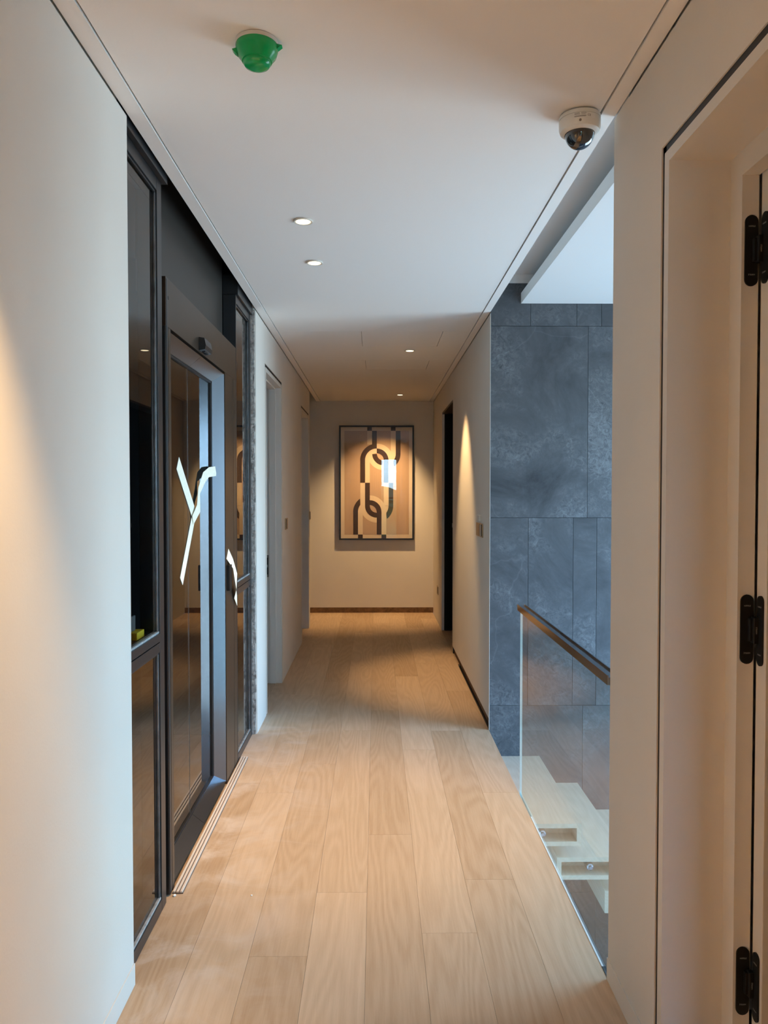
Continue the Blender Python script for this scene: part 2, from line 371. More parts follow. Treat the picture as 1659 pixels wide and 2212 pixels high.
# rough plaster edge where the screen meets the wall
bm = bmesh.new()
n = 60
for i in range(n):
    z0, z1 = i * ZT / n, (i + 1) * ZT / n
    w = 0.006 + 0.010 * random.random()
    box(bm, XL - 0.060, XL - 0.006 + random.uniform(-0.004, 0.003), Y_FL - w, Y_FL + 0.004, z0, z1)
tr = obj('trim_1', bm, 'plaster_raw', None); tag(tr, 'rough unfinished plaster edge between glass screen and painted wall', 'trim', kind='structure')
# end wall, skirting not fitted yet: recess shows raw board
we = wall('wall_end', 'greige end wall behind the framed geometric print', [(-2.6, 2.4, YE, YE + T, 0.065, H + 0.4)])
wb = B('baseboard_end', 'raw_recess', None, (-2.0, XR + 0.1, YE - 0.004, YE + 0.02, 0.0, 0.064))
tag(wb, 'brown raw skirting strip under the framed print', 'baseboard', kind='structure')
# right, far part with the dark doorway
D4 = (7.07, 8.22)
wrf = wall('wall_right_far', 'greige painted wall between slate stairwell and dark doorway',
     [(XR, XR + T, Y_FR + 0.0205, D4[0], 0.066, ZT), (XR, XR + T, D4[1], YE, 0.0, ZT), (XR, XR + T, D4[0], D4[1], ZD, ZT), (XR + 0.012, XR + T, Y_FR + 0.0205, YE, ZT + 0.0005, H + 0.4)])
wr = B('baseboard_right', 'raw_recess', None, (XR + 0.016, XR + T - 0.01, Y_FR + 0.014, D4[0] - 0.03, 0.0, 0.066))
tag(wr, 'raw brown recess where skirting is missing along the corridor wall', 'baseboard', kind='structure')
B('recess_end', 'gap_black', wr, (XR + 0.004, XR + T - 0.01, D4[0] - 0.03, D4[0] - 0.001, 0.0, 0.066))
# thin white corner bead on the slate side
cb = B('trim_2', 'wall_paint', None, (XR - 0.0005, XR + 0.0015, Y_FR + 0.0002, Y_FR + 0.021, 0.0, ZT))
tag(cb, 'thin white corner bead between greige wall and slate wall', 'trim', kind='structure')
# right, near part with the door opening
D3 = (1.02, 1.916)
wn_ = wall('wall_right', 'greige painted wall strip between stairwell opening and hinged door',
     [(XR, XR + T, D3[1], Y_NR, 0, ZT), (XR, XR + T, YB, D3[0], 0, ZT), (XR, XR + T, D3[0], D3[1], ZD, ZT), (XR + 0.012, XR + T, YB, Y_NR, ZT, H + 0.4)])
b3 = B('baseboard_right_near', 'wall_paint', None, (XR - 0.0035, XR, D3[1], Y_NR + 0.002, 0, 0.068), bev=0.001)
tag(b3, 'flush painted skirting below the wall strip by the hinged door', 'baseboard', kind='structure')
# rooms and void enclosures
wall('wall_room_left', 'pale wall inside the rooms behind the two left doorways',
     [(-2.6, -2.5, Y_FL, YE, -0.014, 3.0), (-2.5, XL - T - 0.002, Y_FL + 0.11, Y_FL + 0.16, -0.014, 3.0), (-2.5, XL - T, 6.75, 6.85, 0, 3.0), (-2.5, XL - T, YWE + 0.9, YWE + 0.95, 0, 3.0)])
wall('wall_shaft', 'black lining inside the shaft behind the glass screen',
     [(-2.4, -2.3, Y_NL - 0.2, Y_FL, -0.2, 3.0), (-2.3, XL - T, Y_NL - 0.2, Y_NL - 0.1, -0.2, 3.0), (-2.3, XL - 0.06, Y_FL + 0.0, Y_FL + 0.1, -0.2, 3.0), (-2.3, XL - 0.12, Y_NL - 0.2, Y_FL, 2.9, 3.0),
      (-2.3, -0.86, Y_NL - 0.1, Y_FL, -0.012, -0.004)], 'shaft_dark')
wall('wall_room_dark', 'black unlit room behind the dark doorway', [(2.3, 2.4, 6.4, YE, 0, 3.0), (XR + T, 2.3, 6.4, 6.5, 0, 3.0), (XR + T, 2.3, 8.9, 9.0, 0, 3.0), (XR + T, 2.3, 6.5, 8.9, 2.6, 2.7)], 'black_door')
wall('wall_room_right', 'pale wall of the room behind the hinged door', [(3.2, 3.3, YB, Y_NR - 0.12, 0, 3.0), (XR + T, 3.3, YB - 0.1, YB, 0, 3.0), (XR + T, 3.2, YB, Y_NR - 0.12, 2.6, 2.7)], 'white_paint')

# rear wall with a window behind the camera
W1 = (0.07, 0.70, 0.20, 2.45)
wall('wall_rear', 'greige wall with a tall curtained window behind the viewer',
     [(XL - T, W1[0], YB - 0.12, YB, 0, H + 0.4), (W1[1], XR + T, YB - 0.12, YB, 0, H + 0.4), (W1[0], W1[1], YB - 0.12, YB, 0, W1[2]), (W1[0], W1[1], YB - 0.12, YB, W1[3], H + 0.4)])
win1 = empty('window_1', (0.385, YB, W1[2]), 'tall window behind the viewer seen mirrored in the framed print', 'window', kind='structure')
f = 0.03
B('window_frame', 'steel_dark', win1, (W1[0], W1[0] + f, YB - 0.1, YB - 0.06, W1[2], W1[3]), (W1[1] - f, W1[1], YB - 0.1, YB - 0.06, W1[2], W1[3]),
  (W1[0], W1[1], YB - 0.1, YB - 0.06, W1[2], W1[2] + f), (W1[0], W1[1], YB - 0.1, YB - 0.06, W1[3] - f, W1[3]), (W1[0], W1[1], YB - 0.1, YB - 0.06, 1.30, 1.33))
B('pane', 'glass_clear', win1, (W1[0] + f, W1[1] - f, YB - 0.083, YB - 0.077, W1[2] + f, 1.30), (W1[0] + f, W1[1] - f, YB - 0.083, YB - 0.077, 1.33, W1[3] - f))
def curtain(x0, x1, ph, label):
    bm = bmesh.new(); n = 40; vs = []
    for i in range(n + 1):
        t = i / n; x = x0 + (x1 - x0) * t; y = YB + 0.06 + 0.022 * math.sin(t * 26 + ph)
        vs.append([bm.verts.new((x, y, z)) for z in (0.05, 2.55)] + [bm.verts.new((x, y + 0.002, z)) for z in (0.05, 2.55)])
    for a, b in zip(vs, vs[1:]):
        bm.faces.new((a[0], b[0], b[1], a[1])); bm.faces.new((a[2], a[3], b[3], b[2]))
    o = obj('curtain', bm, 'curtain', None, smooth=True); tag(o, label, 'curtain', 'curtains at the rear window')
curtain(-0.10, 0.16, 0.4, 'pale curtain drawn to the wall side of the rear window')
curtain(0.58, 0.70, 1.0, 'pale curtain drawn to the stair side of the rear window')

# ------------------------------------------------------------------ stairwell: slate wall, white soffit, window wall
ZB = -3.2; XW = 3.34
sl = B('wall_stair', 'gap_black', None, (XR + 0.16, XW, Y_FR + 0.0125, Y_FR + T, ZB, 2.772), (XR + 0.006, XR + 0.16, Y_FR + 0.0125, Y_FR + 0.02, ZB, 2.772))
tag(sl, 'dark blue grey slate tile wall behind the stairs', 'wall', kind='structure')
rows = [(2.772, 2.510, [0.955, 1.240, 1.393, 1.99, 2.27, 2.43, 3.02]), (2.510, 1.327, [1.312, 1.75, 2.35, 2.79]), (1.327, 0.154, [0.946, 1.226, 1.373, 1.98, 2.26, 2.41, 3.0]),
        (0.154, -1.03, [1.292, 1.74, 2.33, 2.78]), (-1.03, -2.21, [0.95, 1.23, 1.38, 1.98, 2.26, 2.41, 3.0]), (-2.21, ZB, [1.30, 1.74, 2.33, 2.78])]
for zt, zb, xs in rows:
    ed = [XR + 0.0012] + xs + [XW]
    for a, b in zip(ed, ed[1:]):
        B('tile', 'slate', sl, (a + 0.001, b - 0.001, Y_FR, Y_FR + 0.012, zb + 0.001, zt - 0.001), bev=0.0006)
sc_ = empty('ceiling_stair', (2.1, 3.5, 2.65), 'white dropped ceiling panel with recessed slot above the stairs', 'ceiling', kind='structure')
B('ceiling_panel', 'white_paint', sc_, (0.894, XW, Y_NR - 0.1, Y_FR, 2.648, 2.712), bev=0.001)
B('slot_ceiling', 'white_paint', sc_, (XR, XW, Y_NR - 0.1, Y_FR + T, 2.825, 2.90))
B('slot_end', 'white_paint', sc_, (XR, XW, Y_FR - 0.002, Y_FR + 0.02, 2.772, 2.825))
B('slot_side', 'ceiling_paint', sc_, (XR - 0.004, XR, Y_NR, Y_FR, H + 0.12, 2.90))
wall('wall_stair_front', 'white wall closing the stairwell beside the hinged door', [(XR + 0.004, XW, Y_NR - 0.12, Y_NR - 0.002, ZB, 2.9)], 'white_paint')
wall('wall_stair_side', 'white wall below the corridor floor edge in the stairwell', [(XR - 0.1, XR - 0.006, Y_NR - 0.1, Y_FR + 0.1, ZB, -0.25)], 'white_paint')
W2 = (2.55, 4.55, -0.9, 2.3)
wall('wall_stair_window', 'white stairwell wall around the tall daylight window',
     [(XW, XW + 0.15, Y_NR - 0.12, W2[0], ZB, 2.9), (XW, XW + 0.15, W2[1], Y_FR + T, ZB, 2.9), (XW, XW + 0.15, W2[0], W2[1], ZB, W2[2]), (XW, XW + 0.15, W2[0], W2[1], W2[3], 2.9)], 'white_paint')
win2 = empty('window_2', (XW, 3.55, W2[2]), 'tall stairwell window around the corner letting in blue daylight', 'window', kind='structure')
fr = 0.05
B('window_frame', 'steel_dark', win2, (XW + 0.04, XW + 0.1, W2[0], W2[0] + fr, W2[2], W2[3]), (XW + 0.04, XW + 0.1, W2[1] - fr, W2[1], W2[2], W2[3]), (XW + 0.04, XW + 0.1, W2[0], W2[1], W2[2], W2[2] + fr),
  (XW + 0.04, XW + 0.1, W2[0], W2[1], W2[3] - fr, W2[3]), (XW + 0.04, XW + 0.1, 3.53, 3.57, W2[2], W2[3]))
B('pane', 'glass_clear', win2, (XW + 0.067, XW + 0.073, W2[0] + fr, 3.53, W2[2] + fr, W2[3] - fr)); B('pane', 'glass_clear', win2, (XW + 0.067, XW + 0.073, 3.57, W2[1] - fr, W2[2] + fr, W2[3] - fr))
fl = B('floor_lower', 'concrete', None, (XR - 0.1, XW, Y_NR - 0.1, Y_FR + 0.1, ZB - 0.1, ZB)); tag(fl, 'grey floor at the foot of the stairwell', 'floor', kind='structure')
wall('wall_lower', 'grey wall beyond the stairs on the lower floor', [(XR - 0.2, XR - 0.1, Y_NR - 0.2, Y_FR + T, ZB, -0.25)], 'concrete')

# staircase: hollow oak treads cantilevered from the slate wall
stair = empty('staircase', (1.0, Y_FR, -0.17), 'pale oak open treads descending along the slate wall', 'staircase')
NT = 9; Y0 = 3.775; TH = 0.112
for i in range(NT):
    xr = 1.022 + 0.240 * i; xl = max(xr - 0.36, XR + 0.004) if i else XR + 0.004
    zt = -0.164 - 0.170 * i; zb = zt - TH
    bm = bmesh.new(); k = 0.022
    box(bm, xl, xr, Y0 + 0.10, Y_FR - 0.001, zb, zt)                                   # solid body
    box(bm, xl, xr, Y0, Y0 + 0.10, zt - k, zt); box(bm, xl, xr, Y0, Y0 + 0.10, zb, zb + k)   # rim of the open end
    box(bm, xl, xl + k, Y0, Y0 + 0.10, zb + k, zt - k); box(bm, xr - k, xr, Y0, Y0 + 0.10, zb + k, zt - k)
    t = obj('tread', bm, 'oak_tread', stair)
    if i < 4:
        bm = bmesh.new(); cx = xr - 0.19
        lathe(bm, [(0.0, 0.0), (0.008, 0.0), (0.010, 0.004), (0.010, 0.008), (0.017, 0.010), (0.019, 0.013), (0.019, 0.10)], (cx, Y0 + 0.004, (zt + zb) / 2), 24, 'Y')
        obj('standoff', bm, 'chrome', t, smooth=True)

# glass balustrade along the floor edge
GY0, GY1 = Y_NR + 0.004, 3.775
bal = empty('glass_balustrade', (0.715, GY0, 0), 'frameless glass balustrade with dark metal top rail guarding the stair opening', 'balustrade')
B('glass_panel', 'glass_clear', bal, (0.713, 0.725, GY0, GY1, -0.20, 0.905))
B('glass_edge', 'pale_edge', bal, (0.7135, 0.7245, GY1, GY1 + 0.0015, -0.15, 0.905))
bm = bmesh.new()
prism(bm, [(0.700, 0.902), (0.738, 0.902), (0.738, 0.932), (0.7345, 0.932), (0.7345, 0.926), (0.7035, 0.926), (0.7035, 0.932), (0.700, 0.932)], 'Y', GY0, GY1 + 0.012)
obj('handrail', bm, 'rail_steel', bal)
B('light_seam', 'pale_edge', bal, (0.7070, 0.7128, GY0 + 0.06, GY1 - 0.3, -0.05, 0.0015))  # pale strip painted in for daylight seeping between floor edge and glass
B('seam_end', 'steel_edge', bal, (0.7070, 0.7128, GY0, GY0 + 0.06, -0.05, 0.0015))  # duller near end of the same strip

# ------------------------------------------------------------------ doors
def door_frame(root, side, X, y0, y1, ztop, d1, step, d2, gap=0.022, face=0.028, near=True):
    """shadow gap, jambs and head; side=+1 opens towards +X. Sections: lining to depth d1, then narrower by `step` to depth d2"""
    def bx(a, b): return (X + side * a, X + side * b)
    z = ztop
    x0, x1 = bx(0.004, 0.03)
    B('shadow_gap', 'gap_black', root, (x0, x1, y0, y0 + gap, 0, z), (x0, x1, y1 - gap, y1, 0, z), (x0, x1, y0, y1, z - gap, z))
    a0, a1 = bx(-0.0005, d1)
    c0_, c1_ = bx(d1, d2)
    def jamb(ya, yb, inner):
        bm = bmesh.new(); box(bm, a0, a1, ya, yb, 0.002, z - gap)
        s = step if inner > 0 else -step
        lo, hi = (ya, yb + step) if inner > 0 else (ya - step, yb)
        box(bm, c0_, c1_, lo, hi, 0.002, z - gap)
        return obj('jamb', bm, 'frame_paint', root)
    jn = jamb(y0 + gap, y0 + gap + face, 1)
    jf = jamb(y1 - gap - face, y1 - gap, -1)
    bm = bmesh.new(); box(bm, a0, a1, y0 + gap + face, y1 - gap - face, z - gap - face, z - gap)
    box(bm, c0_, c1_, y0 + gap + face + step, y1 - gap - face - step, z - gap - face - step, z - gap)
    obj('door_head', bm, 'frame_paint', root)
    return jn, jf

d1_ = empty('door_1', (XL, 5.55, 0), 'open doorway with strike plate nearest the glass screen', 'door', kind='structure')
jn, jf = door_frame(d1_, -1, XL, D1[0], D1[1], ZD, 0.045, 0.012, 0.095)
yr = D1[1] - 0.022 - 0.006
B('rebate', 'frame_paint', d1_, (XL - 0.16, XL - 0.095, yr - 0.028, yr, 0.002, ZD - 0.022))
sp = B('strike_plate', 'strike_metal', d1_, (XL - 0.128, XL - 0.098, yr - 0.032, yr - 0.027, 0.83, 1.00), bev=0.001)
B('latch_hole', 'gap_black', sp, (XL - 0.120, XL - 0.104, yr - 0.0335, yr - 0.029, 0.925, 0.98)); B('latch_hole', 'gap_black', sp, (XL - 0.120, XL - 0.104, yr - 0.0335, yr - 0.029, 0.85, 0.905))
d2_ = empty('door_2', (XL, 7.96, 0), 'narrow looking open doorway nearest the end wall', 'door', kind='structure')
door_frame(d2_, -1, XL, D2[0], D2[1], ZD, 0.075, 0.014, 0.14)
d4_ = empty('door_4', (XR, 7.65, 0), 'black doorway in the lamp-lit wall', 'door', kind='structure')
B('door_head', 'bronze', d4_, (XR + 0.002, XR + T, D4[0], D4[1], ZD - 0.02, ZD))
B('door_leaf', 'black_door', d4_, (XR + 0.025, 1.50, D4[1] - 0.045, D4[1] - 0.002, 0.008, ZD - 0.02), bev=0.002)
B('latch', 'strike_metal', d4_, (XR - 0.004, XR + 0.01, D4[0] - 0.0, D4[0] + 0.012, 1.16, 1.20))

d3_ = empty('door_3', (XR, 1.47, 0), 'greige hinged door standing open with three black concealed hinges', 'door', kind='structure')
door_frame(d3_, 1, XR, D3[0], D3[1], ZD, 0.150, 0.058, 0.190)
YJ = D3[1] - 0.022 - 0.028 - 0.058         # hinge jamb face
leaf = B('door_leaf', 'frame_paint', d3_, (0.9008, 1.76, YJ - 0.050, YJ - 0.004, 0.008, ZD - 0.06), bev=0.002)
def capsule(bm, w, h, d, seg=10):
    """rounded plate in XZ, thickness d along Y, centred"""
    pts = []
    r = w / 2
    for i in range(seg + 1): a = math.pi * i / seg; pts.append((r * math.cos(a), h / 2 - r + r * math.sin(a)))
    for i in range(seg + 1): a = math.pi + math.pi * i / seg; pts.append((r * math.cos(a), -h / 2 + r + r * math.sin(a)))
    prism(bm, pts, 'Y', -d / 2, d / 2)
for zc in (2.051, 1.161, 0.314):
    hg_ = obj('hinge', (lambda b: (capsule(b, 0.031, 0.165, 0.004), b)[1])(bmesh.new()), 'hinge_black', d3_); hg_.location = (0.879, YJ - 0.002, zc); bpy.context.view_layer.update()
    bm = bmesh.new(); capsule(bm, 0.027, 0.165, 0.004); bmesh.ops.rotate(bm, verts=bm.verts, cent=(0, 0, 0), matrix=Matrix.Rotation(R(90), 3, 'Z'))
    bmesh.ops.translate(bm, verts=bm.verts, vec=(0.8990, YJ - 0.0265, zc)); obj('leaf_plate', bm, 'hinge_black', hg_)
    bm = bmesh.new(); box(bm, 0.880, 0.8985, YJ - 0.014, YJ - 0.003, zc - 0.027, zc + 0.027, bev=0.002); box(bm, 0.886, 0.8985, YJ - 0.022, YJ - 0.006, zc - 0.031, zc + 0.031, bev=0.002)
    obj('hinge_arm', bm, 'hinge_black', hg_)
    text('lettering', 'HÄFELE', 0.0048, (0.879, YJ - 0.0045, zc + 0.056), (R(90), 0, 0), 'print_grey', hg_)
    text('lettering', 'HÄFELE', 0.0048, (0.879, YJ - 0.0045, zc - 0.056), (R(90), R(180), 0), 'print_grey', hg_)
    text('lettering', 'HÄFELE', 0.0048, (0.8967, YJ - 0.0265, zc + 0.056), (R(90), 0, R(-90)), 'print_grey', hg_)
    text('lettering', 'HÄFELE', 0.0048, (0.8967, YJ - 0.0265, zc - 0.056), (R(90), R(180), R(-90)), 'print_grey', hg_)
    text('lettering', 'HÄFELE', 0.0050, (0.8925, YJ - 0.0224, zc), (R(90), R(-90), 0), 'print_grey', hg_)

# ------------------------------------------------------------------ glass screen, left
XF = -0.758        # front of the frames
XG = -0.775        # glass plane
def light_frame(root, y0, y1, lw, rw, top):
    """fixed light: jambs, rails, transom, upper and lower pane"""
    z0 = 0.002
    B('frame_jamb', 'steel_dark', root, (XF - 0.07, XF, y0, y0 + lw, z0, top), bev=0.002)
    B('frame_jamb', 'steel_dark', root, (XF - 0.07, XF, y1 - rw, y1, z0, top), bev=0.002)
    B('frame_rail', 'steel_dark', root, (XF - 0.07, XF, y0 + lw, y1 - rw, z0, 0.045), bev=0.002)
    B('frame_rail', 'steel_dark', root, (XF - 0.07, XF, y0 + lw, y1 - rw, top - 0.045, top), bev=0.002)
    tr_ = B('transom', 'steel_dark', root, (XF - 0.07, XF, y0 + lw, y1 - rw, 0.925, 0.958), bev=0.0015)
    B('transom_cap', 'steel_dark', tr_, (XF - 0.07, XF + 0.001, y0 + lw, y1 - rw, 0.962, 0.990), bev=0.0015)
    for za, zb in ((0.045, 0.925), (0.990, top - 0.045)):
        k = 0.008
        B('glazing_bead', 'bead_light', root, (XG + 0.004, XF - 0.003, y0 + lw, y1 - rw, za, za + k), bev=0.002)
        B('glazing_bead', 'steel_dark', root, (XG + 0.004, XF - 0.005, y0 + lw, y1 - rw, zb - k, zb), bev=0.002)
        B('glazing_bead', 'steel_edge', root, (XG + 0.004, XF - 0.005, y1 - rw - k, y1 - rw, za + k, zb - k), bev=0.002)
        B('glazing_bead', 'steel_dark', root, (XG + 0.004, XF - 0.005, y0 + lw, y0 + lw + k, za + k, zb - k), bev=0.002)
        B('pane', 'glass_dark', root, (XG - 0.004, XG + 0.004, y0 + lw - 0.01, y1 - rw + 0.01, za - 0.01, zb + 0.01))
TOPF = 2.575
scr = empty('glass_screen', (XF, 2.45, 0), 'dark framed fixed glass screen beside the wall with a low transom', 'glass partition')
light_frame(scr, Y_NL - 0.05, 2.752, 0.03, 0.056, TOPF)
B('head_beam', 'steel_dark', scr, (XF - 0.07, XF + 0.018, Y_NL - 0.05, 2.765, TOPF + 0.001, H + 0.06))
B('inner_ledge', 'steel_edge', scr, (XG - 0.18, XG - 0.0535, Y_NL - 0.05, 2.69, 0.972, 0.989))
sid = empty('glass_sidelight', (XF, 4.45, 0), 'narrow dark framed glass sidelight between taped glass door and plaster edge', 'glass partition')
light_frame(sid, 4.195, Y_FL - 0.017, 0.012, 0.05, 2.555)
B('head_beam', 'steel_dark', sid, (XF - 0.07, XF + 0.012, 4.195, Y_FL - 0.017, 2.556, H + 0.06))

# dark panel above the door
op = B('overpanel', 'overpanel', None, (-0.855, -0.83, 2.768, 4.19, 2.20, 2.85)); tag(op, 'charcoal panel filling the space above the taped glass door', 'panel')

# the door set
DL0, DL1, DT = 2.872, 3.872, 2.088
lift = empty('glazed_doorset', (XF, 3.4, 0), 'bronze framed dark glass door marked with masking tape', 'door', kind='thing')
def bxz(*b): return b
B('header', 'bronze', lift, (XF - 0.05, XF, 2.80, 4.188, DT, 2.265), bev=0.0015)
B('post', 'bronze', lift, (XF - 0.05, XF, 2.834, DL0 - 0.006, 0.002, DT - 0.001), bev=0.0015)
B('post_tube', 'steel_dark', lift, (XF - 0.03, XF + 0.002, 2.802, 2.826, 0.002, 2.262), bev=0.006)
B('post_gap', 'gap_black', lift, (XF - 0.06, XF - 0.04, 2.757, 2.833, 0.002, 2.19))
B('pilaster', 'bronze', lift, (XF - 0.05, XF, 3.884, 4.065, 0.002, DT - 0.001), bev=0.0015)
B('pilaster', 'bronze', lift, (XF - 0.05, XF - 0.001, 4.068, 4.105, 0.002, DT - 0.001), bev=0.001)
B('pilaster', 'bronze', lift, (XF - 0.05, XF, 4.108, 4.188, 0.002, DT - 0.001), bev=0.0015)
B('pilaster_back', 'gap_black', lift, (XF - 0.06, XF - 0.05, 3.875, 4.19, 0.002, DT))
bm = bmesh.new(); lathe(bm, [(0.0, 0.0), (0.007, 0.0), (0.007, -0.003)], (XF + 0.0008, 2.835, 2.195), 20, 'X'); obj('keyhole', bm, 'gap_black', lift)
# leaf frame: bevelled all round, two halves
zb0, zt0 = 0.022, DT - 0.012; BV = 0.042; DX = 0.052
mid = (DL0 + DL1) / 2
def trap(bm, p):   # quad strip extruded a little backwards (towards -X)
    A = [bm.verts.new(v) for v in p]; Bq = [bm.verts.new((v[0] - 0.012, v[1], v[2])) for v in p]
    fs = [bm.faces.new(A), bm.faces.new(Bq)]
    for i in range(4): fs.append(bm.faces.new((A[i], A[(i + 1) % 4], Bq[(i + 1) % 4], Bq[i])))
    bmesh.ops.recalc_face_normals(bm, faces=fs)
xo, xi = XF - 0.002, XF - 0.002 - DX
g2 = 0.0012
for a, b, half in ((DL0, mid - g2, 0), (mid + g2, DL1, 1)):
    ai = a + BV if half == 0 else a; bi = b - BV if half == 1 else b
    bm = bmesh.new(); trap(bm, [(xo, a, zt0), (xo, b, zt0), (xi, bi, zt0 - BV), (xi, ai, zt0 - BV)]); obj('leaf_top_rail', bm, 'bronze', lift)
    bm = bmesh.new(); trap(bm, [(xo, a, zb0), (xo, b, zb0), (xi, bi, zb0 + BV), (xi, ai, zb0 + BV)]); obj('leaf_bottom_rail', bm, 'bevel_steel', lift)
bm = bmesh.new(); trap(bm, [(xo, DL0, zb0), (xo, DL0, zt0), (xi, DL0 + BV, zt0 - BV), (xi, DL0 + BV, zb0 + BV)]); obj('leaf_stile', bm, 'bevel_steel', lift)
bm = bmesh.new(); trap(bm, [(xo, DL1, zb0), (xo, DL1, zt0), (xi, DL1 - BV, zt0 - BV), (xi, DL1 - BV, zb0 + BV)]); obj('leaf_stile', bm, 'bevel_steel', lift)
B('gasket', 'gap_black', lift, (xi - 0.014, xi - 0.003, DL1 - BV - 0.012, DL1 - BV + 0.004, zb0 + BV - 0.005, zt0 - BV + 0.005), (xi - 0.014, xi - 0.003, DL0 + BV - 0.004, DL0 + BV + 0.006, zb0 + BV, zt0 - BV),
  (xi - 0.014, xi - 0.003, DL0 + BV, DL1 - BV, zt0 - BV - 0.010, zt0 - BV + 0.004), (xi - 0.014, xi - 0.003, DL0 + BV, DL1 - BV, zb0 + BV - 0.004, zb0 + BV + 0.004))
B('leaf_edge_gap', 'gap_black', lift, (XF - 0.06, XF - 0.04, DL0 - 0.006, DL1 + 0.012, 0.004, 0.03), (XF - 0.06, XF - 0.045, DL1 - 0.002, DL1 + 0.012, 0.004, DT), (XF - 0.06, XF - 0.045, DL0, DL1, DT - 0.016, DT))
XGD = xi - 0.010
B('leaf_glass', 'glass_dark', lift, (XGD - 0.006, XGD, DL0 + BV - 0.01, mid - 0.001, zb0 + BV - 0.01, zt0 - BV + 0.01))
B('leaf_glass', 'glass_dark', lift, (XGD - 0.006, XGD, mid + 0.001, DL1 - BV + 0.01, zb0 + BV - 0.01, zt0 - BV + 0.01))
B('meeting_edge', 'steel_edge', lift, (XGD - 0.006, XGD + 0.001, mid - 0.001, mid + 0.001, zb0 + BV, zt0 - BV))
B('call_plate', 'hinge_black', lift, (XF, XF + 0.016, 3.90, 3.965, 0.985, 1.115), bev=0.002)
# grooved threshold in front of the door
th = empty('threshold', (-0.736, 3.5, 0), 'ribbed pale metal threshold strip in front of the taped glass door', 'threshold')
B('sill_plate', 'sill_groove', th, (XF + 0.003, -0.714, 2.815, 4.27, 0.0005, 0.005))
for k in range(3):
    x = XF + 0.006 + k * 0.0135
    B('sill_rib', 'sill_metal', th, (x, x + 0.0085, 2.815, 4.27, 0.004, 0.010), bev=0.001)
# sensor box on the header
sen = empty('sensor_box', (XF, 3.37, 2.10), 'small black sensor box fixed over the taped glass door', 'sensor')
bm = bmesh.new(); prism(bm, [(XF, 2.150), (XF + 0.024, 2.146), (XF + 0.030, 2.116), (XF + 0.026, 2.098), (XF, 2.094)], 'Y', 3.315, 3.445); bmesh.ops.translate(bm, verts=bm.verts, vec=(0.0006, 0, 0)); obj('housing', bm, 'steel_dark', sen)
B('sensor_window', 'dome_black', sen, (XF + 0.006, XF + 0.020, 3.35, 3.42, 2.0925, 2.0965))
# sponge and scraper on the ledge behind the glass
spn = B('sponge', 'sponge', None, (-0.832, -0.796, 2.56, 2.64, 0.9905, 1.016), bev=0.003); tag(spn, 'yellow sponge on the ledge behind the glass screen', 'sponge')
scp = B('scraper_blade', 'acrylic_grey', None, (-0.826, -0.818, 2.565, 2.615, 1.0165, 1.068), bev=0.002); tag(scp, 'grey scraper standing on the yellow sponge', 'scraper')

# ------------------------------------------------------------------ masking tape
def ribbon(name, pts, w, X, label, thick=0.0006, wob=0.0):
    """flat tape in the Y-Z plane following pts=[(y,z,dx)], slightly curled off the surface"""
    bm = bmesh.new(); rows_ = []
    for i, (y, z, dx) in enumerate(pts):
        p0 = Vector(pts[max(i - 1, 0)][:2]); p1 = Vector(pts[min(i + 1, len(pts) - 1)][:2]); d = (p1 - p0).normalized(); nn = Vector((-d.y, d.x)) * (w / 2)
        a = bm.verts.new((X + dx, y + nn.x, z + nn.y)); b = bm.verts.new((X + dx + wob * (1 if i % 2 else -0.3), y - nn.x, z - nn.y))
        c = bm.verts.new((a.co.x - thick, a.co.y, a.co.z)); d_ = bm.verts.new((b.co.x - thick, b.co.y, b.co.z))
        rows_.append((a, b, c, d_))
    for p, q in zip(rows_, rows_[1:]):
        bm.faces.new((p[0], q[0], q[1], p[1])); bm.faces.new((p[2], p[3], q[3], q[2])); bm.faces.new((p[0], p[2], q[2], q[0])); bm.faces.new((p[1], q[1], q[3], p[3]))
    bm.faces.new((rows_[0][0], rows_[0][1], rows_[0][3], rows_[0][2])); bm.faces.new((rows_[-1][0], rows_[-1][2], rows_[-1][3], rows_[-1][1]))
    o = obj(name, bm, 'tape', None); tag(o, label, 'tape', 'masking tape on the taped glass door'); return o
XT = XGD + 0.0022
def gy(px, X): return -X * 1661 / (812 - px)
def gp(px, py, X=XT, dx=0.0):
    y = gy(px, X); return (y, CAM_H + (1063 - py) * y / 1661, dx)
def tapeline(a, b, n=6, wobx=0.0):
    A, Bp = gp(*a), gp(*b); out = []
    for i in range(n + 1):
        t = i / n; out.append((A[0] + (Bp[0] - A[0]) * t, A[1] + (Bp[1] - A[1]) * t, 0.0))
    return out
ribbon('masking_tape', tapeline((386, 1000), (421, 1114)), 0.066, XT, 'straight upper left strip of the tape cross on the glass')
ribbon('masking_tape', tapeline((418, 1122), (392, 1256)), 0.056, XT, 'straight lower strip of the tape cross on the glass')
ribbon('masking_tape', [gp(416, 1124, dx=0.004), gp(424, 1098, dx=0.010), gp(429, 1060, dx=0.006), gp(436, 1030, dx=0.012), gp(446, 1020, dx=0.016), gp(462, 1017, dx=0.022)], 0.048, XT, 'crumpled upper right strip of the tape cross on the glass', wob=0.006)
ribbon('masking_tape', [gp(491, 1196, XF, 0.003), gp(497, 1218, XF, 0.012), gp(501, 1245, XF, 0.022), gp(501, 1266, XF, 0.020), gp(505, 1282, XF, 0.008), gp(509, 1298, XF, 0.003)], 0.062, XF, 'crumpled tape strip over the black call plate', wob=0.008)

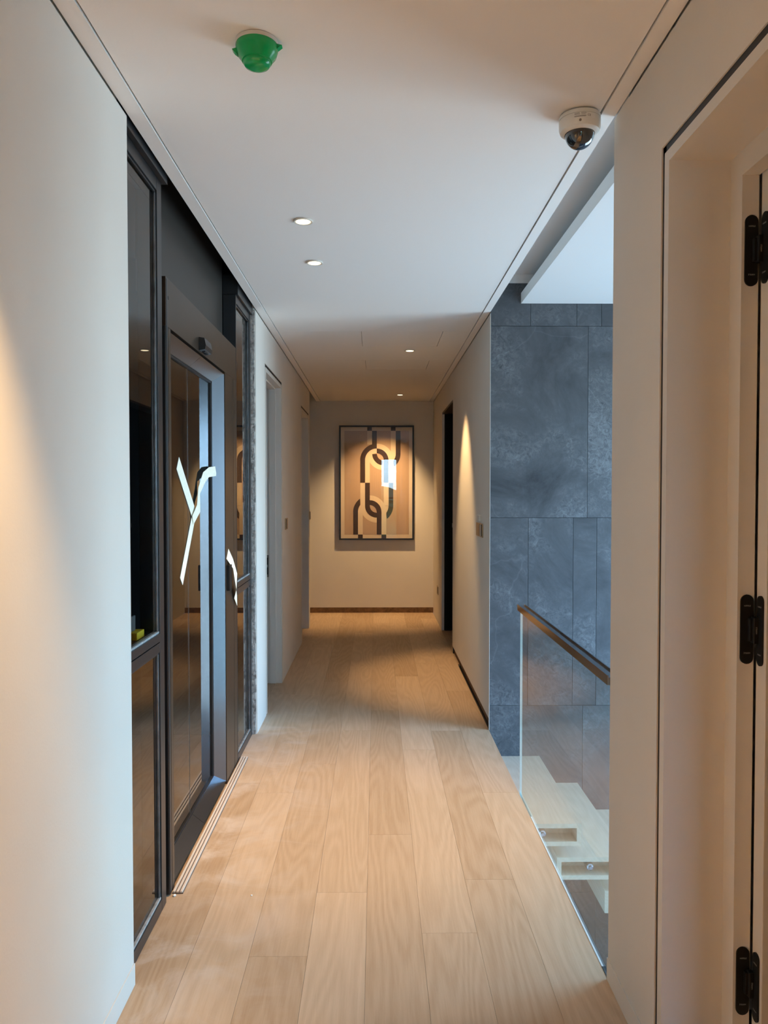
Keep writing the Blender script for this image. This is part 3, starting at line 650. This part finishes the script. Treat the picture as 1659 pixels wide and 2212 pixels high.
# ------------------------------------------------------------------ framed print
PX0, PX1 = -0.449, 0.466; PZ1 = CAM_H + (1063 - 920) * YE / 1661; PZ0 = CAM_H + (1063 - 1166) * YE / 1661
art = empty('framed_print', ((PX0 + PX1) / 2, YE, PZ0), 'black framed print of interlocking brown and cream loops on the end wall', 'picture')
FD = 0.049; FW = 0.020
yf = YE - FD
B('picture_frame', 'frame_black', art, (PX0, PX0 + FW, yf, YE - 0.001, PZ0, PZ1), (PX1 - FW, PX1, yf, YE - 0.001, PZ0, PZ1), (PX0 + FW, PX1 - FW, yf, YE - 0.001, PZ0, PZ0 + FW), (PX0 + FW, PX1 - FW, yf, YE - 0.001, PZ1 - FW, PZ1))
ax0, ax1, az0, az1 = PX0 + FW, PX1 - FW, PZ0 + FW, PZ1 - FW
yb = YE - 0.030
B('print_board', 'art_cream', art, (ax0, ax1, yb, YE - 0.002, az0, az1))
U0, U1, V0, V1 = 272.0, 1402.0, 175.0, 1940.0          # layout units of the print
def uv(u, v): return (ax0 + (u - U0) / (U1 - U0) * (ax1 - ax0), az1 - (v - V0) / (V1 - V0) * (az1 - az0))
def sheet(name, m, level, rects, rings):
    bm = bmesh.new(); y = yb - 0.0008 * level
    for u0, u1, v0, v1 in rects:
        y -= 0.00002
        a, c = uv(u0, v0), uv(u1, v1)
        bm.faces.new([bm.verts.new(p) for p in ((a[0], y, a[1]), (a[0], y, c[1]), (c[0], y, c[1]), (c[0], y, a[1]))])
    for cu, cv, r0, r1, a0, a1, clip in rings:     # angles in degrees, v downwards
        y -= 0.00002
        n = 28; prev = None
        for i in range(n + 1):
            a = R(a0 + (a1 - a0) * i / n); row = []
            for r in (r0, r1):
                u, v = cu + r * math.cos(a), cv - r * math.sin(a)
                if clip: u = clip(u)
                p = uv(u, v); row.append(bm.verts.new((p[0], y, p[1])))
            if prev: bm.faces.new((prev[0], prev[1], row[1], row[0]))
            prev = row
    me = bpy.data.meshes.new(name); bmesh.ops.remove_doubles(bm, verts=bm.verts[:], dist=1e-6); bm.to_mesh(me); bm.free(); me.materials.append(M[m])
    o = bpy.data.objects.new(name, me); COL.objects.link(o); o.parent = art; o.matrix_parent_inverse = art.matrix_world.inverted()
sheet('print_ground', 'art_tan', 1, [(330, 1350, 233, 1880)], [])
sheet('print_cream_bands', 'art_cream', 2,
      [(690, 765, 233, 450), (1062, 1140, 233, 600), (655, 730, 698, 1056), (1025, 1100, 698, 1056), (580, 655, 1056, 1420), (950, 1028, 1056, 1420), (543, 618, 1520, 1880), (915, 990, 1520, 1880)],
      [(840, 698, 110, 185, 90, 180, None), (840, 698, 185, 262, 0, 90, None), (955, 595, 185, 262, 180, 270, None), (955, 595, 110, 185, 270, 360, None),
       (840, 1425, 185, 265, 180, 270, None), (727, 1520, 185, 263, 0, 90, None), (727, 1520, 110, 185, 90, 180, None), (840, 1425, 108, 185, 270, 360, None)])
sheet('print_brown_bands', 'art_brown', 3,
      [(690, 763, 175, 233), (1062, 1137, 175, 233), (765, 840, 233, 512), (1140, 1215, 233, 600), (580, 655, 698, 1056), (950, 1025, 698, 1056), (655, 730, 1056, 1425), (1028, 1100, 1056, 1425),
       (468, 543, 1520, 1880), (840, 915, 1520, 1880), (543, 618, 1880, 1940), (915, 990, 1880, 1940)],
      [(840, 698, 185, 262, 90, 180, None), (840, 698, 110, 185, 0, 90, None), (955, 595, 112, 187, 182, 262, None), (955, 595, 185, 260, 308, 360, lambda u: max(u, 1103)),
       (840, 1425, 108, 185, 180, 270, None), (840, 1425, 186, 260, 308, 360, lambda u: max(u, 991)), (727, 1520, 185, 260, 126, 180, lambda u: min(u, 579)), (727, 1520, 110, 187, 0, 90, None)])
B('picture_glass', 'glass_picture', art, (ax0 - 0.002, ax1 + 0.002, yf + 0.006, yf + 0.008, az0 - 0.002, az1 + 0.002))

# ------------------------------------------------------------------ downlights
# (x, y, tilt towards +X in degrees, tilt towards +Y in degrees, power factor, label)
LIGHTS = [(-0.298, 3.19, 3, 0, 0.56, 'recessed downlight nearer to the green detector cover'), (-0.297, 3.76, 3, 0, 0.56, 'second recessed downlight beyond the green detector cover'),
          (0.267, 6.07, 14, 0, 0.60, 'recessed downlight beside the ceiling access panel'), (0.276, 8.81, -12, 16, 0.85, 'recessed downlight in front of the framed print', 78, 0.9),
          (-0.30, 1.17, -14, 0, 0.62, 'recessed downlight above the viewer casting a pool on the wall'), (0.20, 0.45, 0, 0, 1.5, 'added unseen downlight over the viewer brightening the near corridor'),  # second entry is an added fill lamp, out of view
          (-0.30, -0.9, 0, 0, 1.9, 'recessed downlight behind the viewer')]
def downlight(x, y, tx, ty, pw, label, cone=58, blend=0.7):
    ZL = H - 0.0046; root = empty('downlight', (x, y, H), label, 'light', 'recessed ceiling downlights')
    bm = bmesh.new(); lathe(bm, [(0.0290, 0.0045), (0.0325, -0.0012), (0.0380, -0.0020), (0.0398, -0.0004), (0.0398, 0.0045)], (x, y, ZL), 40); obj('trim_ring', bm, 'detector_base', root, smooth=True)
    bm = bmesh.new(); lathe(bm, [(0.0, -0.0012), (0.0285, -0.0012), (0.0300, 0.0)], (x, y, ZL), 32); obj('lens', bm, 'lamp_lens', root)
    l = bpy.data.lights.new('spot', 'SPOT'); l.energy = LAMP_W * pw; l.color = LAMP_COL; l.spot_size = R(cone); l.spot_blend = blend; l.shadow_soft_size = 0.022
    o = bpy.data.objects.new('spot', l); COL.objects.link(o); o.location = (0, 0, -0.016); o.rotation_euler = (R(ty), R(-tx), 0); o.parent = root
for a in LIGHTS: downlight(*a)

# ------------------------------------------------------------------ smoke detector with green dust cover
dx, dy = -0.294, 1.935
det = empty('smoke_detector', (dx, dy, H), 'ceiling smoke detector under a glossy green dust cover', 'smoke detector')
bm = bmesh.new(); lathe(bm, [(0.0, -0.001), (0.052, -0.001), (0.052, -0.010), (0.050, -0.012), (0.0, -0.012)], (dx, dy, H), 48); obj('base_plate', bm, 'detector_base', det, smooth=True)
bm = bmesh.new(); lathe(bm, [(0.0515, -0.010), (0.0525, -0.012), (0.0520, -0.022), (0.048, -0.034), (0.0375, -0.047), (0.0370, -0.0495), (0.0345, -0.0500), (0.0342, -0.0535), (0.030, -0.0600), (0.018, -0.0650), (0.0, -0.0665)], (dx, dy, H), 48)
cov = obj('dust_cover', bm, 'green_cover', det, smooth=True)
for s, zt in ((-1, -0.020), (1, -0.010)):
    bm = bmesh.new()
    prism(bm, [(dx + s * 0.046, H + zt), (dx + s * (0.063 if s > 0 else 0.060), H + zt - 0.004), (dx + s * 0.055, H + zt - 0.010), (dx + s * 0.047, H + zt - 0.016)], 'Y', dy - 0.012, dy + 0.004)
    obj('pull_tab', bm, 'green_cover', cov)

# ------------------------------------------------------------------ dome camera
cx, cy = 0.604, 2.30
cc = empty('dome_camera', (cx, cy, H), 'white dome security camera with smoked dome near the stair opening', 'security camera')
bm = bmesh.new(); lathe(bm, [(0.0, -0.0045), (0.0595, -0.0045), (0.0605, -0.007), (0.0605, -0.0155)], (cx, cy, H), 56); obj('mount_plate', bm, 'white_plastic', cc, smooth=True)
bm = bmesh.new(); lathe(bm, [(0.0600, -0.0158), (0.0608, -0.0168), (0.0600, -0.040), (0.057, -0.0495), (0.050, -0.0545), (0.044, -0.0555), (0.042, -0.052)], (cx, cy, H), 56); hs = obj('housing', bm, 'white_plastic', cc, smooth=True)
bm = bmesh.new(); prof = [(0.0425, -0.050)] + [(0.0425 * math.cos(R(a)), -0.0555 - 0.0425 * math.sin(R(a))) for a in range(0, 91, 9)]
lathe(bm, prof, (cx, cy, H), 48); obj('smoked_dome', bm, 'dome_black', cc, smooth=True)
lab = bmesh.new()
def curved(bm, a0, a1, z0, z1, r):
    n = 12; prev = None
    for i in range(n + 1):
        a = R(a0 + (a1 - a0) * i / n); row = (bm.verts.new((cx + r * math.cos(a), cy + r * math.sin(a), H + z0)), bm.verts.new((cx + r * math.cos(a), cy + r * math.sin(a), H + z1)))
        if prev: bm.faces.new((prev[0], row[0], row[1], prev[1]))
        prev = row
AC = -105   # side that faces the viewer
curved(lab, AC - 16, AC + 46, -0.0325, -0.0180, 0.0612); lo = obj('rating_label', lab, 'label_white', hs)
bm = bmesh.new()
for a0, a1, z in ((-14, 0, -0.0200), (-14, 1, -0.0235), (4, 18, -0.0200), (4, 16, -0.0240), (-14, 18, -0.0280), (-14, 16, -0.0300)):
    curved(bm, AC + a0, AC + a1, z - 0.0006, z + 0.0004, 0.0616)
obj('label_print', bm, 'ink', lo)
t = text('label_mark', 'CE', 0.008, (0, 0, 0), (0, 0, 0), 'ink', lo); a = R(AC + 26)
t.location = (cx + 0.0617 * math.cos(a), cy + 0.0617 * math.sin(a), H - 0.0265); t.rotation_euler = (R(90), 0, a + R(90))
bm = bmesh.new(); a = R(AC + 2); lathe(bm, [(0.0, -0.0010), (0.0035, -0.0010), (0.0035, 0.002)], (cx + 0.0605 * math.cos(a), cy + 0.0605 * math.sin(a), H - 0.0395), 16, 'Y'); obj('screw', bm, 'strike_metal', hs)

# ------------------------------------------------------------------ switches and sockets
sw = empty('light_switch', (XR, 5.21, 1.23), 'brass coloured switch plate on the lamp-lit wall near the slate', 'switch')
B('switch_plate', 'switch_gold', sw, (XR - 0.008, XR, 5.05, 5.36, 1.186, 1.276), bev=0.0015)
for k in range(3):
    B('rocker', 'switch_dark' if k != 1 else 'white_plastic', sw, (XR - 0.011, XR - 0.007, 5.075 + k * 0.036, 5.103 + k * 0.036, 1.193, 1.270), bev=0.001)
clip = B('wall_hook', 'white_plastic', None, (XR - 0.014, XR, 5.165, 5.185, 1.290, 1.335), (XR - 0.020, XR, 5.15, 5.22, 1.325, 1.335), bev=0.002); tag(clip, 'small white hook above the brass switch plate', 'hook')
s2 = empty('light_switch', (XL, 6.24, 1.23), 'narrow switch plate between the two left doorways', 'switch')
B('switch_plate', 'switch_gold', s2, (XL, XL + 0.008, 6.17, 6.31, 1.185, 1.275), bev=0.0015); B('rocker', 'switch_dark', s2, (XL + 0.007, XL + 0.010, 6.19, 6.235, 1.192, 1.268), bev=0.001)
s3 = empty('light_switch', (XL, 8.45, 1.23), 'edge-on switch plate beside the far left doorway', 'switch')
B('switch_plate', 'switch_gold', s3, (XL, XL + 0.009, 8.415, 8.495, 1.185, 1.275), bev=0.0015); B('rocker', 'switch_dark', s3, (XL + 0.008, XL + 0.011, 8.43, 8.47, 1.192, 1.268), bev=0.001)
s4 = empty('wall_socket', (XR, 8.73, 0.37), 'low brass socket plate between dark doorway and end wall', 'socket')
B('socket_plate', 'switch_gold', s4, (XR - 0.008, XR, 8.66, 8.80, 0.325, 0.415), bev=0.0015); B('socket_face', 'switch_dark', s4, (XR - 0.010, XR - 0.007, 8.68, 8.73, 0.335, 0.405), bev=0.001)

# ------------------------------------------------------------------ greenery outside the rear window (seen mirrored in the print)
mat('leaf_green', (0.07, 0.11, 0.03), 0.8, noise=(6, 0.5))
bm = bmesh.new(); nx, nz = 90, 34; g = []
for i in range(nx + 1):
    row = []
    for k in range(nz + 1):
        x = -7 + 15 * i / nx; top = 1.45 + 0.25 * math.sin(x * 1.7) + 0.22 * math.sin(x * 4.1 + 1); z = -3.0 + (top + 3.0) * k / nz
        y = -9.0 + 0.35 * math.sin(x * 3.3 + z * 2.1) * math.cos(z * 2.9) + random.uniform(-0.12, 0.12) - 0.9 * (k / nz) ** 4
        row.append(bm.verts.new((x, y, z + random.uniform(-0.06, 0.06))))
    g.append(row)
back = [bm.verts.new((-7 + 15 * i / nx, -11.0, -3.0)) for i in range(nx + 1)]
for i in range(nx):
    for k in range(nz): bm.faces.new((g[i][k], g[i + 1][k], g[i + 1][k + 1], g[i][k + 1]))
    bm.faces.new((g[i][nz], g[i + 1][nz], back[i + 1], back[i]))
hd = obj('hedge', bm, 'leaf_green', None); tag(hd, 'dark green hedge outside the window mirrored in the framed print', 'hedge')

def crumb(x, y, r, label):
    bm = bmesh.new(); bmesh.ops.create_icosphere(bm, subdivisions=2, radius=r)
    for v in bm.verts: v.co = (v.co.x * random.uniform(0.8, 1.3) + x, v.co.y * random.uniform(0.8, 1.5) + y, max(v.co.z * 0.7, -r * 0.45) + r * 0.46)
    tag(obj('plaster_crumb', bm, 'label_white', None), label, 'debris', 'plaster crumbs on the floor')
crumb(-0.459, 2.80, 0.0035, 'white plaster crumb lying in the middle of the dusty planks')
crumb(-0.742, 2.80, 0.0060, 'white plaster crumb at the near end of the threshold strip')
